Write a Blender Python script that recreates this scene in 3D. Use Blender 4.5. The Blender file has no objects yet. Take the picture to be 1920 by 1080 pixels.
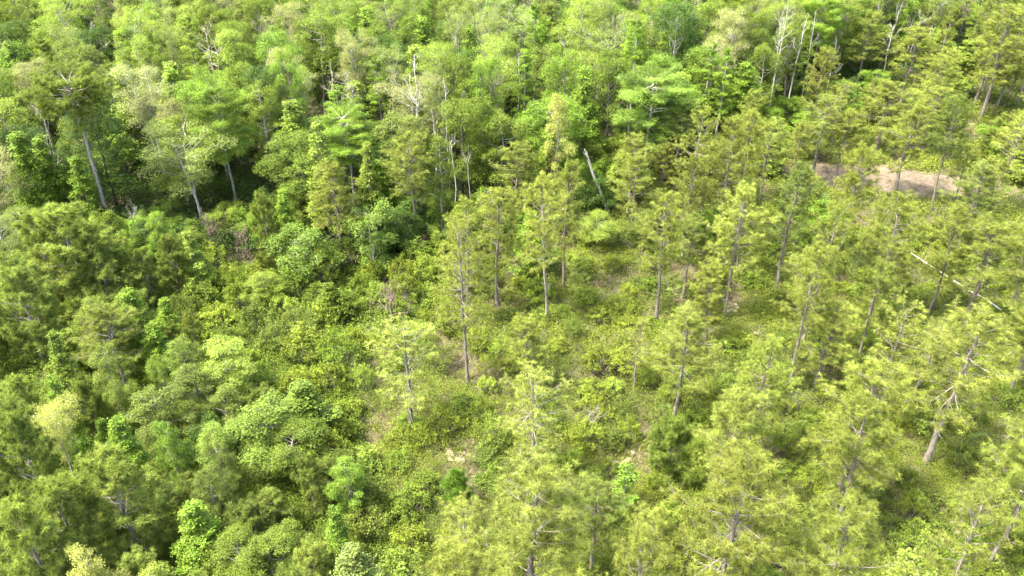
import bpy, math
import numpy as np
R_ = math.radians
sc = bpy.context.scene
COL = sc.collection

# ------------------------------------------------------------------ camera
CAM_H, PITCH, F = 50.0, 33.0, 1600.0
cam = bpy.data.cameras.new("camera"); cam.lens = 36 * F / 1920; cam.sensor_width = 36
cam.clip_end = 6000
camo = bpy.data.objects.new("camera", cam); COL.objects.link(camo)
camo.location = (0, 0, CAM_H); camo.rotation_euler = (R_(90 - PITCH), 0, 0)
sc.camera = camo
CP, SP = math.cos(R_(PITCH)), math.sin(R_(PITCH))

def ray(u, v):
    a, b = (u - 960) / F, -(v - 540) / F
    return np.array([a, CP + b * SP, -SP + b * CP])
def at(u, v, z=0.0):
    d = ray(u, v)
    if d[2] > -0.01: return None
    t = (z - CAM_H) / d[2]
    return np.array([0, 0, CAM_H]) + d * t
def pix(p):
    x, y, z = p[0], p[1], p[2] - CAM_H
    f = y * CP - z * SP; up = y * SP + z * CP
    f = max(f, 0.1)
    return 960 + F * x / f, 540 - F * up / f
def height_at(Y, v):
    d = ray(960, v)
    return CAM_H + d[2] * Y / d[1]

# ------------------------------------------------------------------ world
w = bpy.data.worlds.new("World"); sc.world = w; w.use_nodes = True
nt = w.node_tree
bg = nt.nodes["Background"]
sky = nt.nodes.new("ShaderNodeTexSky"); sky.sky_type = 'NISHITA'; sky.sun_disc = False
SUN_EL, SUN_AZ = 62.0, -108.0       # azimuth from the view direction, negative = left
sky.sun_elevation = R_(SUN_EL); sky.sun_rotation = R_(SUN_AZ)
sky.air_density = 1.0; sky.dust_density = 4.0; sky.ozone_density = 0.4
nt.links.new(sky.outputs[0], bg.inputs[0]); bg.inputs[1].default_value = 0.15
sl = bpy.data.lights.new("sun", 'SUN'); sl.energy = 2.5; sl.angle = R_(6); sl.color = (1.0, 0.965, 0.89)
so = bpy.data.objects.new("sun", sl); COL.objects.link(so)
from mathutils import Vector
sd = Vector((math.sin(R_(SUN_AZ)) * math.cos(R_(SUN_EL)), math.cos(R_(SUN_AZ)) * math.cos(R_(SUN_EL)), math.sin(R_(SUN_EL))))
so.rotation_euler = sd.to_track_quat('Z', 'Y').to_euler(); so.location = (-60, 20, 150)
sc.view_settings.view_transform = 'Standard'; sc.view_settings.look = 'None'
sc.view_settings.exposure = 3.2; sc.view_settings.gamma = 1
cy = sc.cycles
cy.max_bounces = 6; cy.diffuse_bounces = 4; cy.glossy_bounces = 2; cy.transmission_bounces = 4
cy.use_denoising = True
cy.caustics_reflective = False; cy.caustics_refractive = False

# ------------------------------------------------------------------ materials
def leaf_mat(name, trans=0.42, spec=0.25, rough=0.5, var=0.55, young=(1.32, 1.3, 0.9)):
    m = bpy.data.materials.new(name); m.use_nodes = True
    n, l = m.node_tree.nodes, m.node_tree.links; n.clear()
    out = n.new("ShaderNodeOutputMaterial")
    oi = n.new("ShaderNodeObjectInfo")
    at_ = n.new("ShaderNodeAttribute"); at_.attribute_name = "tint"
    sep = n.new("ShaderNodeSeparateColor"); l.new(at_.outputs["Color"], sep.inputs[0])
    # brightness variation of single leaves
    mr = n.new("ShaderNodeMapRange"); mr.inputs[3].default_value = 1 - var; mr.inputs[4].default_value = 1 + var
    l.new(sep.outputs[0], mr.inputs[0])
    mul = n.new("ShaderNodeVectorMath"); mul.operation = 'SCALE'
    l.new(oi.outputs["Color"], mul.inputs[0]); l.new(mr.outputs[0], mul.inputs["Scale"])
    # young growth
    yg = n.new("ShaderNodeVectorMath"); yg.operation = 'MULTIPLY'; yg.inputs[1].default_value = young
    l.new(mul.outputs[0], yg.inputs[0])
    mx = n.new("ShaderNodeMix"); mx.data_type = 'RGBA'
    l.new(sep.outputs[1], mx.inputs[0]); l.new(mul.outputs[0], mx.inputs[6]); l.new(yg.outputs[0], mx.inputs[7])
    p = n.new("ShaderNodeBsdfPrincipled"); p.inputs["Roughness"].default_value = rough
    p.inputs["Specular IOR Level"].default_value = spec
    l.new(mx.outputs[2], p.inputs["Base Color"])
    tr = n.new("ShaderNodeBsdfTranslucent")
    tc = n.new("ShaderNodeVectorMath"); tc.operation = 'MULTIPLY'; tc.inputs[1].default_value = (1.5, 1.55, 0.75)
    l.new(mx.outputs[2], tc.inputs[0]); l.new(tc.outputs[0], tr.inputs[0])
    ms = n.new("ShaderNodeMixShader"); ms.inputs[0].default_value = trans
    l.new(p.outputs[0], ms.inputs[1]); l.new(tr.outputs[0], ms.inputs[2]); l.new(ms.outputs[0], out.inputs[0])
    return m
def bark_mat(name):
    m = bpy.data.materials.new(name); m.use_nodes = True
    n, l = m.node_tree.nodes, m.node_tree.links
    p = n["Principled BSDF"]; p.inputs["Roughness"].default_value = 0.9
    p.inputs["Specular IOR Level"].default_value = 0.15
    oi = n.new("ShaderNodeObjectInfo"); tc = n.new("ShaderNodeTexCoord")
    mp = n.new("ShaderNodeMapping"); mp.inputs["Scale"].default_value = (9, 9, 2.2)
    no = n.new("ShaderNodeTexNoise"); no.inputs["Scale"].default_value = 1.0; no.inputs["Detail"].default_value = 5
    l.new(tc.outputs["Object"], mp.inputs[0]); l.new(mp.outputs[0], no.inputs[0])
    mr = n.new("ShaderNodeMapRange"); mr.inputs[1].default_value = 0.3; mr.inputs[2].default_value = 0.7
    mr.inputs[3].default_value = 0.45; mr.inputs[4].default_value = 1.35
    l.new(no.outputs[0], mr.inputs[0])
    mul = n.new("ShaderNodeVectorMath"); mul.operation = 'SCALE'
    l.new(oi.outputs["Color"], mul.inputs[0]); l.new(mr.outputs[0], mul.inputs["Scale"])
    l.new(mul.outputs[0], p.inputs["Base Color"])
    bu = n.new("ShaderNodeBump"); bu.inputs["Strength"].default_value = 0.6; bu.inputs["Distance"].default_value = 0.04
    l.new(no.outputs[0], bu.inputs["Height"]); l.new(bu.outputs[0], p.inputs["Normal"])
    return m
M_LEAF = leaf_mat("broad_leaf", 0.40, 0.10, 0.5, 0.55)
M_NEEDLE = leaf_mat("needle", 0.48, 0.05, 0.5, 0.62, (1.12, 1.12, 0.9))
M_DRY = leaf_mat("dry_leaf", 0.2, 0.1, 0.8, 0.5, (1.3, 1.2, 1.0))
M_BARK = bark_mat("bark")

def ground_mat(name, cols, scale, scale2):
    m = bpy.data.materials.new(name); m.use_nodes = True
    n, l = m.node_tree.nodes, m.node_tree.links
    p = n["Principled BSDF"]; p.inputs["Roughness"].default_value = 0.95; p.inputs["Specular IOR Level"].default_value = 0.1
    tc = n.new("ShaderNodeTexCoord")
    a = n.new("ShaderNodeTexNoise"); a.inputs["Scale"].default_value = scale; a.inputs["Detail"].default_value = 8; a.inputs["Roughness"].default_value = 0.65
    b = n.new("ShaderNodeTexNoise"); b.inputs["Scale"].default_value = scale2; b.inputs["Detail"].default_value = 6; b.inputs["Roughness"].default_value = 0.7
    l.new(tc.outputs["Object"], a.inputs[0]); l.new(tc.outputs["Object"], b.inputs[0])
    r = n.new("ShaderNodeValToRGB"); el = r.color_ramp.elements
    el[0].position = 0.32; el[0].color = (*cols[0], 1); el[1].position = 0.7; el[1].color = (*cols[-1], 1)
    for i, c in enumerate(cols[1:-1]):
        e = el.new(0.32 + 0.38 * (i + 1) / (len(cols) - 1)); e.color = (*c, 1)
    l.new(a.outputs[0], r.inputs[0])
    mr = n.new("ShaderNodeMapRange"); mr.inputs[1].default_value = 0.3; mr.inputs[2].default_value = 0.7; mr.inputs[3].default_value = 0.5; mr.inputs[4].default_value = 1.4
    l.new(b.outputs[0], mr.inputs[0])
    mul = n.new("ShaderNodeVectorMath"); mul.operation = 'SCALE'
    l.new(r.outputs[0], mul.inputs[0]); l.new(mr.outputs[0], mul.inputs["Scale"]); l.new(mul.outputs[0], p.inputs["Base Color"])
    bu = n.new("ShaderNodeBump"); bu.inputs["Strength"].default_value = 0.7; bu.inputs["Distance"].default_value = 0.12
    l.new(b.outputs[0], bu.inputs["Height"]); l.new(bu.outputs[0], p.inputs["Normal"])
    return m
M_GROUND = ground_mat("litter_ground", [(0.032, 0.030, 0.014), (0.060, 0.051, 0.027), (0.098, 0.080, 0.048)], 0.35, 3.5)
M_SAND = ground_mat("sandy_ground", [(0.045, 0.042, 0.020), (0.094, 0.073, 0.048), (0.128, 0.100, 0.070)], 0.5, 2.2)

# ------------------------------------------------------------------ mesh assembly
class MB:
    def __init__(s): s.v = []; s.q = []; s.t = []; s.qt = []; s.tt = []; s.n = 0
    def quads(s, V, tint):                 # V (N,4,3), tint (N,2)
        N = len(V)
        if not N: return
        s.v.append(V.reshape(-1, 3)); s.q.append(np.arange(N * 4).reshape(N, 4) + s.n); s.qt.append(tint); s.n += N * 4
    def tris(s, V, tint):
        N = len(V)
        if not N: return
        s.v.append(V.reshape(-1, 3)); s.t.append(np.arange(N * 3).reshape(N, 3) + s.n); s.tt.append(tint); s.n += N * 3
    def tube(s, pts, rad, sides=6):
        pts = np.asarray(pts, float); rad = np.asarray(rad, float); k = len(pts)
        tan = np.gradient(pts, axis=0); tan /= np.linalg.norm(tan, axis=1)[:, None] + 1e-9
        ref = np.array([1.0, 0, 0]) if abs(tan[:, 0]).mean() < 0.8 else np.array([0, 1.0, 0])
        u = np.cross(tan, ref); u /= np.linalg.norm(u, axis=1)[:, None] + 1e-9
        w_ = np.cross(tan, u)
        an = np.linspace(0, 2 * math.pi, sides, endpoint=False)
        V = pts[:, None] + rad[:, None, None] * (np.cos(an)[None, :, None] * u[:, None] + np.sin(an)[None, :, None] * w_[:, None])
        idx = np.arange(k * sides).reshape(k, sides) + s.n
        a, b = idx[:-1], idx[1:]
        Q = np.stack([a, np.roll(a, -1, 1), np.roll(b, -1, 1), b], -1).reshape(-1, 4)
        s.v.append(V.reshape(-1, 3)); s.q.append(Q); s.qt.append(np.full((len(Q), 2), 0.5)); s.n += k * sides
    def mesh(s, name, mat):
        me = bpy.data.meshes.new(name)
        V = np.concatenate(s.v).astype(np.float32)
        Q = np.concatenate(s.q) if s.q else np.zeros((0, 4), int)
        T = np.concatenate(s.t) if s.t else np.zeros((0, 3), int)
        me.vertices.add(len(V)); me.vertices.foreach_set("co", V.ravel())
        nl = len(Q) * 4 + len(T) * 3
        me.loops.add(nl); me.loops.foreach_set("vertex_index", np.concatenate([Q.ravel(), T.ravel()]).astype(np.int32))
        me.polygons.add(len(Q) + len(T))
        st = np.concatenate([np.arange(len(Q)) * 4, len(Q) * 4 + np.arange(len(T)) * 3]).astype(np.int32)
        me.polygons.foreach_set("loop_start", st)
        tint = np.concatenate((s.qt or [np.zeros((0, 2))]) + (s.tt or [np.zeros((0, 2))]))
        c = np.zeros((len(tint), 4), np.float32); c[:, :2] = tint; c[:, 3] = 1
        me.update(calc_edges=True)
        a = me.attributes.new("tint", 'FLOAT_COLOR', 'CORNER')
        rep = np.concatenate([np.full(len(Q), 4), np.full(len(T), 3)]).astype(int)
        a.data.foreach_set("color", np.repeat(c, rep, axis=0).ravel())
        me.materials.append(mat)
        return me

def unit(a): return a / (np.linalg.norm(a, axis=-1, keepdims=True) + 1e-9)
def rand_dirs(rg, n): return unit(rg.normal(size=(n, 3)))

def leaves(mb, rg, C, N, size, aspect=0.6, tint=None):
    """rhombus leaves at C facing N"""
    n = len(C)
    if not n: return
    a = rand_dirs(rg, n)
    u = unit(np.cross(N, a)); v = np.cross(N, u)
    L = (np.asarray(size) * rg.uniform(0.7, 1.3, n))[:, None]
    W = L * aspect
    droop = N * L * 0.18
    V = np.stack([C + u * L * .5 - droop, C + v * W * .5, C - u * L * .5, C - v * W * .5], 1)
    if tint is None: tint = np.stack([rg.uniform(0, 1, n), rg.uniform(0, 1, n) ** 3], 1)
    mb.quads(V, tint)

def needles(mb, rg, C, D, per, length, width, spread=0.9, young=0.3):
    T = len(C)
    if not T: return
    base = np.repeat(C, per, 0); d0 = np.repeat(D, per, 0)
    n = len(base)
    d = unit(d0 * (1.0 - spread * 0.55) + rand_dirs(rg, n) * spread)
    L = (length * rg.uniform(0.7, 1.2, n))[:, None]
    p = unit(np.cross(d, rand_dirs(rg, n))) * width * rg.uniform(0.8, 1.3, n)[:, None] * .5
    V = np.stack([base + p, base - p, base + d * L - np.array([0, 0, 1.0]) * L * 0.12], 1)
    tb = np.repeat(rg.uniform(0.15, .85, T), per) + rg.uniform(-.15, .15, n)
    tg = np.repeat((rg.uniform(0, 1, T) < young) * rg.uniform(.3, 1, T), per) * np.clip((d * d0).sum(1), 0, 1)
    mb.tris(V, np.stack([np.clip(tb, 0, 1), tg], 1))

def curve(p, d, length, up, k=5, wob=0.0, rg=None):
    """points from p along d, bending upward by up"""
    pts = [np.array(p, float)]; d = np.array(d, float)
    for i in range(k):
        d = unit(d + np.array([0, 0, up / k]) + (rg.normal(size=3) * wob if rg is not None and wob else 0))
        pts.append(pts[-1] + d * length / k)
    return np.array(pts)
def lerp_at(pts, s):
    s = s * (len(pts) - 1); i = min(int(s), len(pts) - 2); f = s - i
    return pts[i] * (1 - f) + pts[i + 1] * f

PROTO = {}
def reg(key, H, Rr, trunk, crown): PROTO[key] = dict(H=H, R=Rr, trunk=trunk, crown=crown)

# ---- pines
def make_pine(key, seed, H=17.0, cf=0.5, Rr=2.7, nb=44, per=32, length=.34, width=.034, flat=0.0, dense=1.0, r0=.17, low_dead=7, young=.3):
    rg = np.random.default_rng(seed)
    tb, cb = MB(), MB()
    zc = H * cf
    zs = np.linspace(0, H * .985, 10)
    sway = np.cumsum(rg.normal(0, .06, (10, 2)), 0); sway -= sway[0]
    tp = np.column_stack([sway, zs])
    tr = r0 * (1 - zs / H) ** .7 + .025; tr[0] *= 1.25
    tb.tube(tp, tr, 8)
    C, D = [], []
    ga = rg.uniform(0, 6.28)
    for i in range(nb):
        t = ((i + rg.uniform(0, .8)) / nb)
        z = zc + (H - zc) * t
        ga += 2.399 + rg.normal(0, .35)
        prof = (0.35 + .65 * math.sin(math.pi * (.2 + t * .55))) * (1 - t ** 5 * .55)
        if flat: prof = .45 + .6 * math.sin(math.pi * (.2 + .55 * t))
        Lb = Rr * prof * rg.uniform(.5, 1.15)
        el = R_(-8 + 55 * t + rg.normal(0, 17)) if not flat else R_(-4 + 26 * t + rg.normal(0, 7))
        d = np.array([math.cos(ga) * math.cos(el), math.sin(ga) * math.cos(el), math.sin(el)])
        p0 = lerp_at(tp, z / (H * .985 + .01) if z < H * .98 else .995)
        pts = curve(p0, d, Lb, .1 if flat else .45, 5, .07, rg)
        tb.tube(pts, np.linspace(max(.012, .016 * Lb), .007, 6), 4)
        nt_ = max(4, int((5.0 + 4.6 * Lb) * dense))
        for j in range(nt_):
            s = rg.uniform(.4, 1)
            q = lerp_at(pts, s); bd = unit(pts[-1] - pts[-2])
            side = unit(np.cross(bd, [0, 0, 1])) * rg.choice([-1, 1])
            ld = unit(bd * .8 + side * rg.uniform(.3, 1.0) + np.array([0, 0, rg.uniform(-.05, .5)]))
            ll = Lb * rg.uniform(.12, .38) * (1.25 - s * .5)
            e = q + ld * ll
            if ll > .25: tb.tube(np.array([q, (q + e) / 2, e]), [.009, .007, .005], 3)
            e = e + rg.normal(0, 1, 3) * np.array([.1, .1, .2])
            up = unit(ld + np.array([0, 0, .6]))
            C.append(e); D.append(up)
            if ll > .45: C.append((q + e) / 2 + rg.normal(0, .05, 3)); D.append(up)
        C.append(pts[-1]); D.append(unit(pts[-1] - pts[-2] + np.array([0, 0, .3])))
    C.append(tp[-1]); D.append(np.array([0, 0, 1.0]))
    needles(cb, rg, np.array(C), np.array(D), per, length, width, .9, young)
    for i in range(low_dead):
        z = zc * rg.uniform(.55, 1.02); a = rg.uniform(0, 6.28)
        p0 = lerp_at(tp, z / H)
        pts = curve(p0, [math.cos(a), math.sin(a), rg.uniform(-.2, .25)], rg.uniform(.4, 1.7), .1, 4, .12, rg)
        tb.tube(pts, np.linspace(.022, .006, 5), 4)
    reg(key, H, Rr, tb.mesh(key + "_trunk", M_BARK), cb.mesh(key + "_crown", M_NEEDLE))

# ---- broadleaves
def env_round(t): return math.sin(math.pi * min(1, .12 + .82 * t)) ** .7
def env_cone(t): return (1 - t) ** .75 * (1 if t > .12 else .6 + t * 3.3)
def env_oval(t): return math.sin(math.pi * (.1 + .86 * t)) ** .85
def env_vase(t): return (.35 + .9 * t) * (1 - t ** 4) ** .5
def make_broad(key, seed, H=14., Rr=3.2, cf=.35, env=env_round, nl=26, lump=.34, per=330, leaf=.15, clus=.20, aspect=.62, r0=.16,
               limb_show=.0, gap=.0, multi=1, flatl=.75, young=3.0, fork=.45):
    rg = np.random.default_rng(seed)
    tb, cb = MB(), MB()
    zc = H * cf
    stems = []
    for m_ in range(multi):
        k = 8; top = H * (.93 if multi == 1 else rg.uniform(.7, .92))
        zs = np.linspace(0, top, k)
        a = rg.uniform(0, 6.28)
        off = (np.linspace(0, 1, k) ** 1.3)[:, None] * np.array([[math.cos(a), math.sin(a)]]) * (0 if multi == 1 else Rr * .45)
        sway = np.cumsum(rg.normal(0, .1, (k, 2)), 0); sway -= sway[0]
        tp = np.column_stack([sway + off, zs]); stems.append(tp)
        tb.tube(tp, (r0 if multi == 1 else r0 * .7) * (1 - zs / H) ** .8 + .02, 7)
    ga = rg.uniform(0, 6.28); ph = rg.uniform(0, 6.28, 3)
    for i in range(nl):
        t = (i + rg.uniform(0, .9)) / nl
        ga += 2.399 + rg.normal(0, .45)
        z = zc + (H - zc) * (t ** .9)
        er = Rr * env(t) * (1 + .18 * math.sin(2 * ga + ph[0] + 3 * t) + .14 * math.sin(3 * ga + ph[1] - 4 * t)) * rg.uniform(.82, 1.2)
        rr = er * rg.uniform(.4, .98)
        Rl = Rr * lump * rg.uniform(.5, 1.35) * (.55 + .45 * min(1, er / Rr * 1.3))
        rr = max(0.0, min(rr, er - Rl * .4))
        c = np.array([math.cos(ga) * rr, math.sin(ga) * rr, min(z, H - Rl * .6)])
        st = stems[i % multi]
        sz = max(.12, (c[2] - rr * fork - .3 * Rl) / st[-1][2]); sz = min(sz, .97)
        p0 = lerp_at(st, sz)
        c[:2] += p0[:2] * .7
        mid = p0 * .5 + c * .5 + rg.normal(0, .12, 3) + np.array([0, 0, -.08 * rr])
        tb.tube(np.array([p0, p0 * .7 + mid * .3, mid, mid * .4 + c * .6, c]), np.linspace(max(.02, .3 * r0), .012, 5), 4)
        for j in range(4):
            e = c + rand_dirs(rg, 1)[0] * Rl * .8
            tb.tube(np.array([mid * .3 + c * .7, (c + e) / 2 + rg.normal(0, .05, 3), e]), [.016, .012, .006], 3)
        if rg.uniform() < gap: continue
        n = int(per * (Rl / (Rr * lump)) ** 2); fl = flatl * rg.choice([.75, 1., 1.7], p=[.4, .35, .25]); c = c + rg.normal(0, .16, 3) * Rl
        ncl = max(6, n // 11)
        d = rand_dirs(rg, ncl); d[:, 2] = np.where(d[:, 2] < -.35, -d[:, 2], d[:, 2])
        rad = Rl * rg.uniform(.6, 1.08, ncl) ** .6
        cc = c + d * rad[:, None] * np.array([1 if fl < 1 else .75, 1 if fl < 1 else .75, fl])
        P = np.repeat(cc, 11, 0); P = P + rg.normal(0, clus, P.shape) * np.array([1, 1, .7])
        out = np.repeat(d, 11, 0)
        N = unit(out * .55 + np.array([0, 0, .75]) + rand_dirs(rg, len(P)) * .75)
        tn = np.stack([np.clip(np.repeat(rg.uniform(.1, .9, ncl), 11) + rg.uniform(-.3, .3, len(P)), 0, 1), rg.uniform(0, 1, len(P)) ** young], 1)
        leaves(cb, rg, P, N, leaf, aspect, tn)
    reg(key, H, Rr, tb.mesh(key + "_trunk", M_BARK), cb.mesh(key + "_crown", M_LEAF))

# ---- cypress: flat feathery sprays along horizontal branches
def make_cypress(key, seed, H=17., Rr=2.3, cf=.35, nb=46, flat=False, leafn=64, leaf=.135, r0=.17):
    rg = np.random.default_rng(seed)
    tb, cb = MB(), MB()
    zs = np.linspace(0, H * .97, 9); sway = np.cumsum(rg.normal(0, .06, (9, 2)), 0); sway -= sway[0]
    tp = np.column_stack([sway, zs]); tr = r0 * (1 - zs / H) ** .8 + .02; tr[0] *= 1.5
    tb.tube(tp, tr, 8)
    ga = rg.uniform(0, 6.28); P, N, TN = [], [], []
    for i in range(nb):
        t = (i + rg.uniform(0, .8)) / nb
        z = H * (cf + (.97 - cf) * t)
        ga += 2.399 + rg.normal(0, .3)
        prof = ((1 - t) ** .55 * (.55 + .45 * min(1, t * 4))) if not flat else (.55 + .6 * math.sin(math.pi * (.25 + .55 * t)))
        Lb = Rr * prof * rg.uniform(.6, 1.1) + .25
        el = R_(rg.normal(10 + 24 * t, 15))
        d = np.array([math.cos(ga) * math.cos(el), math.sin(ga) * math.cos(el), math.sin(el)])
        pts = curve(lerp_at(tp, min(.99, z / (H * .97))), d, Lb, -.1, 5, .06, rg)
        tb.tube(pts, np.linspace(max(.014, .014 * Lb), .005, 6), 4)
        ns = max(5, int(6.5 * Lb))
        bt = rg.uniform(.15, .85)
        for j in range(ns):
            s = rg.uniform(.18, 1); q = lerp_at(pts, s)
            side = unit(np.cross(pts[-1] - pts[0], [0, 0, 1])) * rg.choice([-1, 1])
            ld = unit(unit(pts[-1] - pts[0]) * .6 + side * rg.uniform(.4, 1.1) + np.array([0, 0, rg.normal(.05, .15)]))
            ll = (.28 + .42 * Lb * (1.1 - s)) * rg.uniform(.6, 1.1)
            sv = rg.uniform(0, 1, leafn)
            pp = q + ld * (sv * ll)[:, None] + rg.normal(0, .07 + .03 * Lb, (leafn, 3)) * np.array([1, 1, .8])
            P.append(pp); N.append(unit(np.array([0, 0, 1.0]) + rand_dirs(rg, leafn) * .8))
            TN.append(np.stack([np.clip(bt + rg.uniform(-.35, .35, leafn), 0, 1), rg.uniform(0, 1, leafn) ** 2.2], 1))
    leaves(cb, rg, np.concatenate(P), np.concatenate(N), leaf, .42, np.concatenate(TN))
    reg(key, H, Rr, tb.mesh(key + "_trunk", M_BARK), cb.mesh(key + "_crown", M_LEAF))

# ---- dead trees
def make_dead(key, seed, H=12., Rr=2.0, depth=4, r0=.10, spread=.55, nb=9, cf=.45, lean=0.0):
    rg = np.random.default_rng(seed)
    tb = MB()
    zs = np.linspace(0, H * .9, 8); sway = np.cumsum(rg.normal(0, .12, (8, 2)), 0); sway -= sway[0]
    sway[:, 0] += lean * zs
    tp = np.column_stack([sway, zs]); tb.tube(tp, r0 * (1 - zs / H) ** .7 + .02, 7)
    def br(p, d, L, r, dep):
        pts = curve(p, d, L, .35, 4, .16, rg)
        tb.tube(pts, np.linspace(r, r * .55, 5), 5 if dep > 2 else 3)
        if dep <= 0: return
        for _ in range(rg.integers(2, 5)):
            s = rg.uniform(.4, 1); q = lerp_at(pts, s)
            nd = unit(unit(pts[-1] - pts[0]) + rand_dirs(rg, 1)[0] * spread * 1.5 + np.array([0, 0, .25]))
            br(q, nd, L * rg.uniform(.4, .7), r * .6, dep - 1)
    for i in range(nb):
        t = (i + rg.uniform(0, .9)) / nb
        a = rg.uniform(0, 6.28)
        d = unit(np.array([math.cos(a), math.sin(a), .5 + .8 * t]))
        br(lerp_at(tp, cf + (.98 - cf) * t), d, Rr * rg.uniform(.5, .95) * (1.1 - .5 * t), r0 * (.42 - .2 * t), depth - 2)
    reg(key, H, Rr, tb.mesh(key + "_trunk", M_BARK), None)

# ---- shrubs
def make_shrub(key, seed, H=2.0, Rr=1.3, stems=34, per=110, leaf=.105, aspect=.5, clus=.10, dry=False, upright=.5):
    rg = np.random.default_rng(seed)
    tb, cb = MB(), MB(); P, N, TN = [], [], []
    for i in range(stems):
        a = rg.uniform(0, 6.28); rr = Rr * rg.uniform(.1, .95) ** .7
        tip = np.array([math.cos(a) * rr, math.sin(a) * rr, H * (1 - .55 * (rr / Rr) ** 2) * rg.uniform(.72, 1.05)])
        b = tip * np.array([.35, .35, 0]); mid = b * .4 + tip * .6 + rg.normal(0, .06, 3)
        tb.tube(np.array([b, mid, tip]), [.016, .011, .005], 3)
        k = per
        s = rg.uniform(.35, 1.02, k) ** .7
        # short side twigs make the clump lumpy
        ntw = 7; td = rand_dirs(rg, ntw); td[:, 2] = abs(td[:, 2]) * .8
        wh = rg.integers(0, ntw, k); ss = .3 + .7 * rg.uniform(0, 1, ntw)[wh]
        pp = mid + (tip - mid) * ss[:, None] + td[wh] * (rg.uniform(.1, 1, k) * .32 * Rr * .8)[:, None] + rg.normal(0, clus * .6, (k, 3))
        pp[:, 2] = np.maximum(pp[:, 2], .05)
        P.append(pp); N.append(unit(np.array([0, 0, upright]) + unit(tip) * .3 + rand_dirs(rg, k) * .8))
        bt = rg.uniform(.2, .8)
        TN.append(np.stack([np.clip(bt + rg.uniform(-.35, .35, k), 0, 1), np.clip(rg.uniform(0, 1, k) ** 2 * (.4 + pp[:, 2] / H), 0, 1)], 1))
    leaves(cb, rg, np.concatenate(P), np.concatenate(N), leaf, aspect, np.concatenate(TN))
    reg(key, H, Rr, tb.mesh(key + "_stem", M_BARK), cb.mesh(key + "_foliage", M_DRY if dry else M_LEAF))

def fan(mb, rg, hub, d, size, tint):
    side = unit(np.cross(d, [0, 0, 1.0]) + 1e-6); upv = unit(np.cross(side, d))
    k = 15; an = np.linspace(-1.5, 1.5, k)
    dirs = np.cos(an)[:, None] * d + np.sin(an)[:, None] * side
    L = size * (.75 + .25 * np.cos(an)) * rg.uniform(.85, 1.1, k)
    tip = hub + dirs * L[:, None] - np.array([0, 0, 1.0]) * (L * .22)[:, None]
    mid = hub + dirs * (L * .55)[:, None] + upv * .03
    sd = np.cross(dirs, upv) * (size * .045)
    V = np.stack([np.repeat(hub[None], k, 0), mid + sd, tip, mid - sd], 1)
    mb.quads(V, np.stack([np.clip(tint + rg.uniform(-.2, .2, k), 0, 1), rg.uniform(0, .6, k)], 1))
def make_palmetto(key, seed, n=13, H=1.1, dead=False):
    rg = np.random.default_rng(seed); tb, cb = MB(), MB()
    for i in range(n):
        a = rg.uniform(0, 6.28); el = rg.uniform(.25, 1.2) if not dead else rg.uniform(.0, .6)
        d = np.array([math.cos(a) * math.cos(el), math.sin(a) * math.cos(el), math.sin(el)])
        L = H * rg.uniform(.55, .95); pts = curve([math.cos(a) * .08, math.sin(a) * .08, .05], d, L, -.35, 4)
        cb.tube(pts, np.linspace(.02, .012, 5), 4)
        fan(cb, rg, pts[-1], unit(pts[-1] - pts[-2]), rg.uniform(.38, .55), rg.uniform(.2, .8))
    tb.tube(np.array([[0, 0, -.05], [.05, 0, .1], [.08, 0, .22]]), [.09, .1, .06], 6)
    reg(key, H, H, tb.mesh(key + "_stem", M_BARK), cb.mesh(key + "_frond", M_DRY if dead else M_LEAF))

for i in range(10):
    rv = np.random.default_rng(300 + i)
    make_pine("pine%d" % i, 11 + i, 17, rv.uniform(.32, .52), rv.uniform(2.4, 3.0), int(rv.uniform(50, 74)), 34, .32, .024, dense=rv.uniform(.68, 1.0), r0=rv.uniform(.125, .16), low_dead=int(rv.uniform(4, 12)), young=rv.uniform(.25, .5))
make_pine("pineflat0", 21, 21, .80, 4.3, 60, 30, .38, .034, flat=1, r0=.27, low_dead=9, dense=1.5)
make_pine("pineflat1", 22, 19, .70, 3.4, 46, 26, .36, .038, flat=1, r0=.22, low_dead=8, dense=1.3)
for i in range(3):
    make_pine("pinesparse%d" % i, 31 + i, 17, .36, 2.6, 48, 18, .30, .034, dense=.7, r0=.13, low_dead=10, young=.5)
for i in range(4):
    make_pine("pineyoung%d" % i, 41 + i, 8, .1, 2.3, 64, 34, .34, .034, dense=1.1, r0=.1, low_dead=0, young=.45)
make_pine("pinesapling0", 51, 3.2, .05, .75, 26, 40, .32, .026, dense=1.8, r0=.05, low_dead=0, young=.7)
for i in range(4):
    make_broad("round%d" % i, 60 + i, 14, 3.3, .30, env_round, (26, 30, 24, 28)[i], (.38, .35, .40, .36)[i], 760, .155)
for i in range(4):
    make_broad("gum%d" % i, 70 + i, 13, 2.1, .12, env_cone, 42, .40, 420, .17, .15, .8, young=1.6)
for i in range(4):
    make_broad("pale%d" % i, 80 + i, 15, 3.2, .45, env_vase, 38, .33, 620, .125, .22, .5, limb_show=1, gap=.06, multi=(1, 2, 3, 2)[i], young=1.5)
for i in range(2):
    make_broad("twiggy%d" % i, 90 + i, 14, 2.6, .45, env_vase, 34, .25, 60, .10, .25, .5, gap=.35, multi=2, young=1.2)
for i in range(3):
    make_broad("oval%d" % i, 100 + i, 12, 2.3, .2, env_oval, 36, .32, 560, .125, .17)
for i in range(2):
    make_broad("dense%d" % i, 110 + i, 15, 4.2, .25, env_round, 38, .31, 900, .16, .2, fork=.7)
for i in range(2):
    make_broad("midstory%d" % i, 114 + i, 6, 2.2, .15, env_round, 24, .36, 480, .13, .16, multi=3, r0=.09)
make_broad("sapling0", 118, 5, 1.1, .1, env_oval, 22, .36, 130, .15, .12, .75, r0=.05)
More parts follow.
